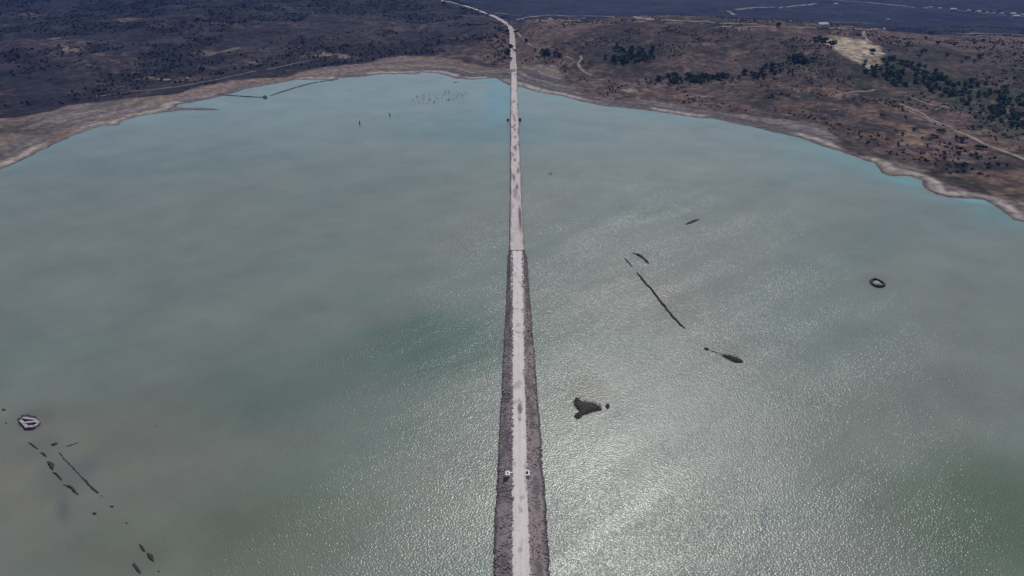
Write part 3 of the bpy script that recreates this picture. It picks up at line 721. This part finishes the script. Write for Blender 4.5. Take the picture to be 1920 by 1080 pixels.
# ruined building with rooms, far left
out_px = [(32.5,785),(39,783.5),(42,777.5),(48,780),(51,776),(60,780.5),(66,780),(71,786),(78,792),(74,794),(73,800),(64,801.5),(62,806),(52,808),(43,804),(43,798),(35,792.5)]
P = np.array(flats(out_px)); cx, cy = P.mean(0)
e = empty('ruined_house', (float(cx), float(cy), 0)); tag(e, 'roofless pale walled ruin with two dark rooms standing in the lake at left', 'ruin')
islet('rubble_base', out_px, 0.45, M_dark, None, None, 14, parent=e, loc=(cx, cy), soft=0.4)
def slab_walls(px_segs, wd, z1, mat, parent, cxy, name='room_wall'):
    for i, sgm in enumerate(px_segs):
        q = np.array(flats(sgm, 0.8)) - np.asarray(cxy)
        a_, b_ = q[0], q[1]; L = float(np.hypot(*(b_ - a_))); nseg = max(int(L / 0.35), 2)
        u = (b_ - a_) / L; nn = np.array([-u[1], u[0]])
        ts = np.linspace(0, L, nseg + 1); V = []
        ht = z1 * (0.72 + 0.5 * fbm(ts, ts * 0 + i, 1.1, 3, 970 + i)) + 0.003 * i
        for o_, top in ((-1, 0), (-1, 1), (1, 1), (1, 0)):
            wj = wd / 2 * (0.85 + 0.3 * fbm(ts, ts * 0 + i * 3, 0.9, 2, 980))
            xy = a_[None] + u[None] * ts[:, None] + nn[None] * (o_ * wj)[:, None]
            V.append(np.column_stack([xy, ht if top else np.full(len(ts), -0.6)]))
        V = np.stack(V, 1).reshape(-1, 3)
        F = [tuple((k + (0, 0, 1, 1)[c]) * 4 + (j, (j + 1) % 4, (j + 1) % 4, j)[c] for c in range(4)) for k in range(len(ts) - 1) for j in range(4)]
        F += [(3, 2, 1, 0), tuple(len(ts) * 4 - 4 + c for c in range(4))]
        mesh_np(name, V, F, mat, parent, smooth=False)
slab_walls([((37.5,787),(50,799.5)), ((49,800),(64,799)), ((42,783),(65,786)), ((63,785),(72.5,793)), ((63,799.5),(72.5,793.5)), ((45,792.5),(67,790)), ((48,796),(50,801))], 0.85, 0.9, M_mason, e, (cx, cy))

wall_thing('ruined_wall', [(52,829),(61,834),(70,842)], 0.5, 0.3, M_dark, 'first faint piece of the broken wall just below the pale walled ruin', 'wall', 0, 21)
wall_thing('ruined_wall', [(76,848),(82,851),(88,857)], 0.6, 0.3, M_dark, 'second short piece of the broken wall below the pale walled ruin', 'wall', 0, 22)
wall_thing('ruined_wall', [(88,866),(93,868),(97,876),(99,882)], 1.0, 0.5, M_dark, 'chunky piece in the middle of the broken wall below the pale walled ruin', 'wall', 0, 23)
wall_thing('ruined_wall', [(97,885),(105,888),(112,895),(116,901)], 0.6, 0.35, M_dark, 'slender slanting piece of the broken wall under its chunky middle', 'wall', 0, 24)
wall_thing('ruined_wall', [(119,909),(126,911),(134,914),(141,922),(146,928)], 0.75, 0.4, M_dark, 'lowest and longest piece of the broken wall at left', 'wall', 0, 25)
islet('rubble_heap', [(95,833),(101,831),(107,829),(108,833),(102,836),(96,836)], 0.5, M_dark, 'low rubble heap between the broken wall and the thin bent wall', 'rubble', 26, soft=0.4)
wall_thing('sunken_wall', [(148,829.5),(130,836),(118,838),(110,841),(111,848),(120,860),(138,878),(154,896)], 0.38, 0.16, M_rock, 'upper length of the thin bent wall with a hooked top left of the causeway', 'wall', 0.62, 27)
wall_thing('sunken_wall', [(152,893),(168,910),(182,922),(190,931)], 0.6, 0.28, M_rock, 'lower length of the thin bent wall ending in a dark tip', 'wall', 0.6, 28)
for i, (x_, y_, r_, lb) in enumerate(((210,950,2.2,'small rock past the lower tip of the thin bent wall'), (178,963,3.2,'solitary small dark rock left of the thin wall line'), (238,981,2.2,'small rock between the thin wall line and the pointed islet at bottom left'), (7,768,4.0,'short dark rock bar above left of the pale walled ruin'), (11,793,2.6,'small dark rock left of the pale walled ruin'), (294,799,1.5,'tiny dark rock alone in open water right of the pale walled ruin'))):
    islet('rock', [(x_-r_,y_-r_*0.4),(x_,y_-r_*0.7),(x_+r_,y_+0.2),(x_+r_*0.6,y_+r_*0.6),(x_-r_*0.5,y_+r_*0.4)], 0.4, M_dark, lb, 'rock', 30 + i, soft=0.35)
islet('rubble_islet', [(272,1034),(280,1036),(287,1043),(291,1053),(290,1058),(283,1052),(276,1043)], 0.6, M_dark, 'dark pointed islet at the bottom left with a wall tail', 'islet', 41, soft=0.5)
wall_thing('sunken_wall', [(261,1021),(266,1026),(272,1034)], 0.6, 0.4, M_rock, 'short wall tail on the upper end of the bottom left islet', 'wall', 0, 42)
wall_thing('sunken_wall', [(250,1056),(255,1064),(263,1076)], 0.9, 0.35, M_rock, 'slanting dark wall at the bottom edge left of the pointed islet', 'wall', 0, 43)
islet('rock', [(295,1070),(299,1069),(301,1073),(298,1075)], 0.4, M_dark, 'small rock at the bottom edge below the pointed islet', 'rock', 44, soft=0.3)

# old fence lines and bars toward the far left shore
wall_thing('dyke', [(406,177),(430,179),(460,181),(492,183),(500,184)], 1.5, 0.5, M_rock, 'thin dark dyke running right from the far left shore', 'dyke', 0, 51)
wall_thing('dyke', [(506,180),(530,172),(555,164),(580,157),(605,152.5),(628,150)], 1.5, 0.5, M_rock, 'long slanting thin dyke near the far left shore', 'dyke', 0.72, 52)
islet('rock', [(493,180),(499,179),(502,183),(500,186),(494,186)], 1.0, M_rock, 'dark rock where the two thin dykes nearly meet', 'rock', 53)

# ------------------------------------------------------------------ standing dead trees in the shallows
def tube(p0, p1, r0, r1, seg=6):
    p0 = Vector(p0); p1 = Vector(p1); dz = (p1 - p0).normalized()
    a_ = dz.orthogonal().normalized(); b_ = dz.cross(a_)
    V = []
    for p, r in ((p0, r0), (p1, r1)):
        for k in range(seg):
            t = 2 * math.pi * k / seg
            V.append(tuple(p + (a_ * math.cos(t) + b_ * math.sin(t)) * r))
    F = [(k, (k + 1) % seg, seg + (k + 1) % seg, seg + k) for k in range(seg)]
    return V, F
def join(parts):
    V, F = [], []
    for v, f in parts:
        k = len(V); V += v; F += [tuple(i + k for i in q) for q in f]
    return V, F
def snag_proto(hh, r0, seed):
    rs = random.Random(seed)
    ps = [tube((0, 0, -1.5), (0.05, 0.04, hh * 0.55), r0, r0 * 0.75), tube((0.05, 0.04, hh * 0.55), (0.18, -0.05, hh), r0 * 0.75, r0 * 0.35)]
    for k in range(4):
        z = hh * rs.uniform(0.35, 0.85); a_ = rs.uniform(0, 6.28); L = hh * rs.uniform(0.25, 0.5)
        ps.append(tube((0.05, 0, z), (math.cos(a_) * L, math.sin(a_) * L, z + L * 0.7), r0 * 0.45, r0 * 0.12))
    V, F = join(ps)
    me = mesh_np('dead_tree', V, F, M_dead)
    return me
def clone(o, loc, rz, s=1.0):
    c = o.copy(); C.objects.link(c); c.location = loc; c.rotation_euler = (0, 0, rz); c.scale = (s, s, s)
    for ch in o.children:
        k = ch.copy(); C.objects.link(k); k.parent = c
    return c
big = snag_proto(3.0, 0.6, 1)
bx_, by_ = flat(674.5, 233); big.location = (float(bx_), float(by_), 0); tag(big, 'left and taller of two dark dead trunks standing apart in the left water', 'dead tree')
x_, y_ = flat(731, 218); c = clone(big, (float(x_), float(y_), 0), 2.0, 0.9); tag(c, 'right and shorter of two dark dead trunks standing apart in the left water', 'dead tree')
x_, y_ = flat(1030, 327); c = clone(big, (float(x_), float(y_), 0), 1.0, 0.45); tag(c, 'left of a pair of thin stakes in the water right of the causeway', 'dead tree')
x_, y_ = flat(1034.5, 327); c = clone(big, (float(x_), float(y_), 0), 4.0, 0.45); tag(c, 'right of a pair of thin stakes in the water right of the causeway', 'dead tree')
sn = snag_proto(1.5, 0.2, 5); first = True
rs = random.Random(3)
for k in range(78):
    while True:
        u, v = rs.uniform(-1, 1), rs.uniform(-1, 1)
        if u * u + v * v < 1: break
    px_ = 822 + u * 56; py_ = 183 - u * 7 + v * 10
    x_, y_ = flat(px_, py_)
    if first: o = sn; o.location = (float(x_), float(y_), 0); first = False; s_ = 1.0
    else: s_ = rs.uniform(0.4, 1.0); o = clone(sn, (float(x_), float(y_), 0), rs.uniform(0, 6.28), s_)
    tag(o, 'thin dead stick in the flooded grove left of the far causeway', 'dead tree', 'dead sticks of the flooded grove')
x_, y_ = flat(852, 154.5); o, _ = islet('mud_bar', [(848,154),(856,153.6),(860,154.6),(852,155.4)], 0.3, M_rock, 'tiny dark mud bar off the far shore above the flooded grove', 'mud bar', 61)

# ------------------------------------------------------------------ trees and shrubs
def crown_mesh(seed, rx, rz, nleaf, lobes):
    r_ = np.random.default_rng(seed)
    cen = r_.normal(0, 1, (lobes, 3)) * np.array([rx * 0.45, rx * 0.45, rz * 0.22]); cen[:, 2] += rz * 0.95
    lr = r_.uniform(0.35, 0.6, lobes) * rx
    idx = r_.integers(0, lobes, nleaf)
    dv = r_.normal(0, 1, (nleaf, 3)); dv /= np.linalg.norm(dv, axis=1)[:, None]
    c = cen[idx] + dv * (lr[idx] * r_.uniform(0.55, 1.08, nleaf))[:, None] * np.array([1, 1, 0.8])
    c[:, 2] = np.maximum(c[:, 2], rz * 0.12)
    s = r_.uniform(0.10, 0.24, nleaf) * rx
    a_ = r_.normal(0, 1, (nleaf, 3)); a_ /= np.linalg.norm(a_, axis=1)[:, None]
    b_ = np.cross(a_, r_.normal(0, 1, (nleaf, 3))); b_ /= np.linalg.norm(b_, axis=1)[:, None]
    V = np.stack([c - a_ * s[:, None], c - b_ * s[:, None] * 0.8, c + a_ * s[:, None], c + b_ * s[:, None] * 0.8], 1).reshape(-1, 3)
    return V, np.arange(nleaf * 4).reshape(-1, 4)
def tree_proto(name, seed, rx, hz_, mat, nleaf=420, lobes=8):
    e = empty(name, (0, -900 - seed, 0))
    V, F = crown_mesh(seed, rx, hz_ / 1.7, nleaf, lobes)
    mesh_np('crown', V, F, mat, e, smooth=False)
    rs_ = random.Random(seed); ps = [tube((0, 0, -0.5), (0.1, 0.05, hz_ * 0.4), rx * 0.09, rx * 0.06)]
    for k in range(4):
        a_ = rs_.uniform(0, 6.28)
        ps.append(tube((0.1, 0.05, hz_ * rs_.uniform(0.2, 0.4)), (math.cos(a_) * rx * 0.5, math.sin(a_) * rx * 0.5, hz_ * rs_.uniform(0.55, 0.75)), rx * 0.05, rx * 0.015))
    V, F = join(ps); mesh_np('trunk', V, F, M_bark, e)
    return e
protos = {'dark': [tree_proto('shrub_tree', s, 2.0, 3.4, M_leaf[0]) for s in (1, 2, 3)], 'green': [tree_proto('shrub_tree', s, 2.0, 3.2, M_leaf[1]) for s in (4, 5, 6)],
          'tall': [tree_proto('broad_tree', 7, 3.2, 6.5, M_leaf[0], 700, 12), tree_proto('broad_tree', 8, 3.2, 6.0, M_leaf[0], 700, 12)]}
placed = set()
rs = random.Random(19)
def plant(kind, P3, label, group=None, s=1.0, cat='tree'):
    pr = rs.choice(protos[kind])
    z = P3[2] - 0.1
    if pr.name not in placed:
        placed.add(pr.name); pr.location = (P3[0], P3[1], z); pr.scale = (s, s, s); o = pr
    else: o = clone(pr, (P3[0], P3[1], z), rs.uniform(0, 6.28), s)
    tag(o, label, cat)
    if group: o['group'] = group
    return o
singles = [(953,101,'tall','rounded dark tree pressed against the left side of the road past the causeway',1.25),
 (957,90,'tall','dark tree behind the rounded roadside tree left of the road',0.9),
 (958.5,113,'dark','small bush at the road edge just below the rounded roadside tree',1.2),
 (966,97,'dark','small bush on the right side of the road across from the rounded tree',1.0),
 (952,61,'tall','dark tree in the bend where the road turns left',0.7),
 (967,62,'dark','bush right of the road at the bend',1.3),
 (986,79,'tall','dark tree at the foot of the short diagonal track',0.8),
 (1023,98,'tall','dark tree at the left end of the hedge right of the road',0.8),
 (1459,50,'tall','lone upright tree on the ridge track',0.8),
 (1636,100,'dark','single dark bush standing inside the pale borrow pit',1.5),
 (833,8,'tall','dark tree beside the far end of the road',0.9),
 (1049,34,'dark','dark bush on the ridge top track',1.2)]
ps_ = drape([(a_[0], a_[1]) for a_ in singles])
for a_, p in zip(singles, ps_): plant(a_[2], p, a_[3], None, a_[4])
groves = [ # cx, cy, rx, ry, slope, n, kind, size, label, group
 (1185,103,56,18,-0.12,50,'dark',1.15,'dark evergreen shrub in the dark grove on the near hillside','dark grove on the near hillside'),
 (1283,149,56,10,-0.03,40,'green',1.2,'green shrub in the long low grove above the right shore','green grove above the right shore'),
 (1345,144,20,5,0,8,'dark',1.2,'dark shrub scattered at the right end of the long low grove','shrubs right of the green grove'),
 (1025,101,28,6,0.25,14,'dark',1.2,'dark bush in the hedge line right of the road','hedge right of the road'),
 (1502,112,30,7,-0.05,18,'dark',1.35,'dark shrub in the small grove left below the borrow pit','grove left below the borrow pit'),
 (1430,132,50,12,-0.2,20,'dark',1.15,'dark shrub in the loose belt left of the borrow pit','loose belt left of the borrow pit'),
 (1545,79,32,9,0.25,12,'dark',1.25,'dark bush along the left edge of the borrow pit','bushes on the borrow pit left edge'),
 (1700,141,95,24,0.2,66,'green',1.2,'green shrub in the dense grove below the borrow pit','grove below the borrow pit'),
 (1850,190,100,40,0.25,100,'green',1.1,'green shrub in the wide thicket at the right edge','wide thicket at the right edge'),
 (1790,280,140,40,0.42,18,'dark',0.95,'dark bush dotted over the slope above the right beach','bushes above the right beach'),
 (1780,95,120,30,0.05,16,'dark',1.1,'dark bush dotted over the brown slope right of the borrow pit','bushes right of the borrow pit'),
 (1860,25,60,6,0.1,9,'dark',1.2,'dark tree among the far pale houses','trees among the far houses')]
for (cx_, cy_, rx_, ry_, sl_, n_, kind, size, lb, gp) in groves:
    pts = []
    for k in range(n_):
        while True:
            u, v = rs.gauss(0, 0.62), rs.gauss(0, 0.62)
            if u * u + v * v < 1: break
        x_ = cx_ + u * rx_; y_ = cy_ + v * ry_ + u * rx_ * sl_
        pts.append((min(x_, 1935), max(y_, 2)))
    for (px_, _), p in zip(pts, drape(pts)):
        where = ''
        if n_ >= 30: where = ', near its left end' if px_ < cx_ - rx_ * 0.3 else (', near its right end' if px_ > cx_ + rx_ * 0.3 else ', around its middle')
        plant(kind, p, lb + where, gp, size * rs.uniform(0.65, 1.25), 'shrub')
for lst in protos.values():
    for o in lst:
        if o.name not in placed:
            for ch in list(o.children): bpy.data.objects.remove(ch)
            bpy.data.objects.remove(o)

# ------------------------------------------------------------------ low scrub that nobody could count
def scatter(name, n, accept, mat, smin, smax, seed, quads=7):
    r_ = np.random.default_rng(seed)
    r0, r1 = 380.0, 1800.0
    R_ = np.sqrt(r_.uniform(0, 1, n * 3) * (r1 ** 2 - r0 ** 2) + r0 ** 2); A_ = np.radians(r_.uniform(-42, 42, n * 3))
    X = R_ * np.sin(A_); Y = R_ * np.cos(A_); Z, D = height(X, Y, True)
    k = accept(X, Y, Z, D, r_); X, Y, Z = X[k][:n], Y[k][:n], Z[k][:n]; m = len(X)
    s = r_.uniform(smin, smax, m) ** 1.0
    c = np.column_stack([X, Y, Z])[:, None, :] + r_.normal(0, 0.38, (m, quads, 3)) * s[:, None, None] * np.array([1, 1, 0.45]) + np.array([0, 0, 0.4]) * s[:, None, None]
    q = s[:, None] * r_.uniform(0.3, 0.6, (m, quads))
    a_ = r_.normal(0, 1, (m, quads, 3)); a_ /= np.linalg.norm(a_, axis=2)[..., None]
    b_ = np.cross(a_, r_.normal(0, 1, (m, quads, 3))); b_ /= np.linalg.norm(b_, axis=2)[..., None]
    V = np.stack([c - a_ * q[..., None], c - b_ * q[..., None], c + a_ * q[..., None], c + b_ * q[..., None]], 2).reshape(-1, 3)
    return tag(mesh_np(name, V, np.arange(len(V)).reshape(-1, 4), mat, smooth=False), kind='stuff')
def acc_r(X, Y, Z, D, r_):
    dB = polydist(X, Y, beach); dq = polydist(X, Y, quarry)
    return (dB > 8) & (X > -20) & (dq > 4) & (np.abs(X - 3) > 7) & (fbm(X, Y, 42, 5, 1001, 0.6) + r_.uniform(-0.07, 0.07, len(X)) > 0.52)
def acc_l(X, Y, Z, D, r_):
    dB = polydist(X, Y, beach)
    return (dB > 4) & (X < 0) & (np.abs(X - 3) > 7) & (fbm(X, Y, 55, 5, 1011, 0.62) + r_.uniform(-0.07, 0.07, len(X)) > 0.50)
tag(scatter('scrub', 36000, acc_r, M_scrub, 0.4, 1.6, 51), 'low grey brown scrub scattered over the right hills', 'scrub')
tag(scatter('scrub', 24000, acc_l, M_scrubd, 0.6, 2.1, 52), 'dark scrub covering the left country with cloud shade in its colour', 'scrub')

# ------------------------------------------------------------------ far houses
def house(w_, l_, h_, flatroof=True):
    e = empty('house', (0, -950, 0))
    box_mesh('wall', (-w_/2, -l_/2, -1.5), (w_/2, l_/2, h_), M_wall, e)
    if flatroof: box_mesh('roof', (-w_/2 - 0.3, -l_/2 - 0.3, h_), (w_/2 + 0.3, l_/2 + 0.3, h_ + 0.35), M_roof, e)
    else:
        V = [(-w_/2-0.4,-l_/2-0.4,h_),(w_/2+0.4,-l_/2-0.4,h_),(w_/2+0.4,l_/2+0.4,h_),(-w_/2-0.4,l_/2+0.4,h_),(-w_/2-0.4,0,h_+1.6),(w_/2+0.4,0,h_+1.6),(w_/2+0.4,0,h_+1.6),(-w_/2-0.4,0,h_+1.6)]
        F = [(0,1,5,4),(2,3,7,6),(3,0,4,7),(1,2,6,5),(0,3,2,1)]
        mesh_np('roof', V, F, M_roof, e, smooth=False)
    for sx in (-0.3, 0.3): box_mesh('window', (w_*sx-0.6, -l_/2-0.05, 1.0), (w_*sx+0.6, -l_/2+0.1, 2.2), M_glass, e)
    box_mesh('door', (-0.5, -l_/2-0.05, 0.0), (0.5, -l_/2+0.1, 2.1), M_door, e)
    return e
hp = [house(9, 7, 3.4, True), house(12, 7, 3.2, False)]
hs = [(1745,15,0,0.9,'leftmost pale house of the far row where the road ends'), (1762,17,1,0.7,'second pale house from the left in the far row'), (1787,19.5,1,1.1,'long pale house third from the left in the far row'),
 (1816,22,0,1.1,'flat roofed pale house fourth from the left in the far row'), (1834,23,1,1.0,'pale house left of the middle gap in the far row'), (1851,24,0,0.6,'smallest pale house in the middle of the far row'),
 (1864,26,0,0.7,'small pale cube house right of the smallest one in the far row'), (1878,26.5,0,0.9,'pale house beside a dark tree in the far row'), (1898,27.5,1,1.1,'long pale house near the right edge, upper of two'),
 (1903,33,1,1.3,'largest pale house near the right edge, lower of two'), (1917,29,0,0.9,'pale house at the very right end of the far row'), (1566,9,1,1.0,'isolated pale building below the far straight road'), (1541,50,1,1.0,'small pale shed on the ridge above the borrow pit'), (1665,38,0,0.8,'pale flat hut behind the ridge right of the borrow pit')]
P = drape([(a_[0], a_[1]) for a_ in hs]); seen = set()
for a_, p in zip(hs, P):
    pr = hp[a_[2]]; rz = rs.uniform(-0.4, 0.4)
    if a_[2] not in seen: seen.add(a_[2]); pr.location = tuple(p); pr.rotation_euler = (0, 0, rz); pr.scale = (a_[3],) * 3; o = pr
    else: o = clone(pr, tuple(p), rz, a_[3])
    tag(o, a_[4], 'house')
    if a_[1] > 14 and a_[1] < 34 and a_[0] > 1740: o['group'] = 'pale houses of the far row'
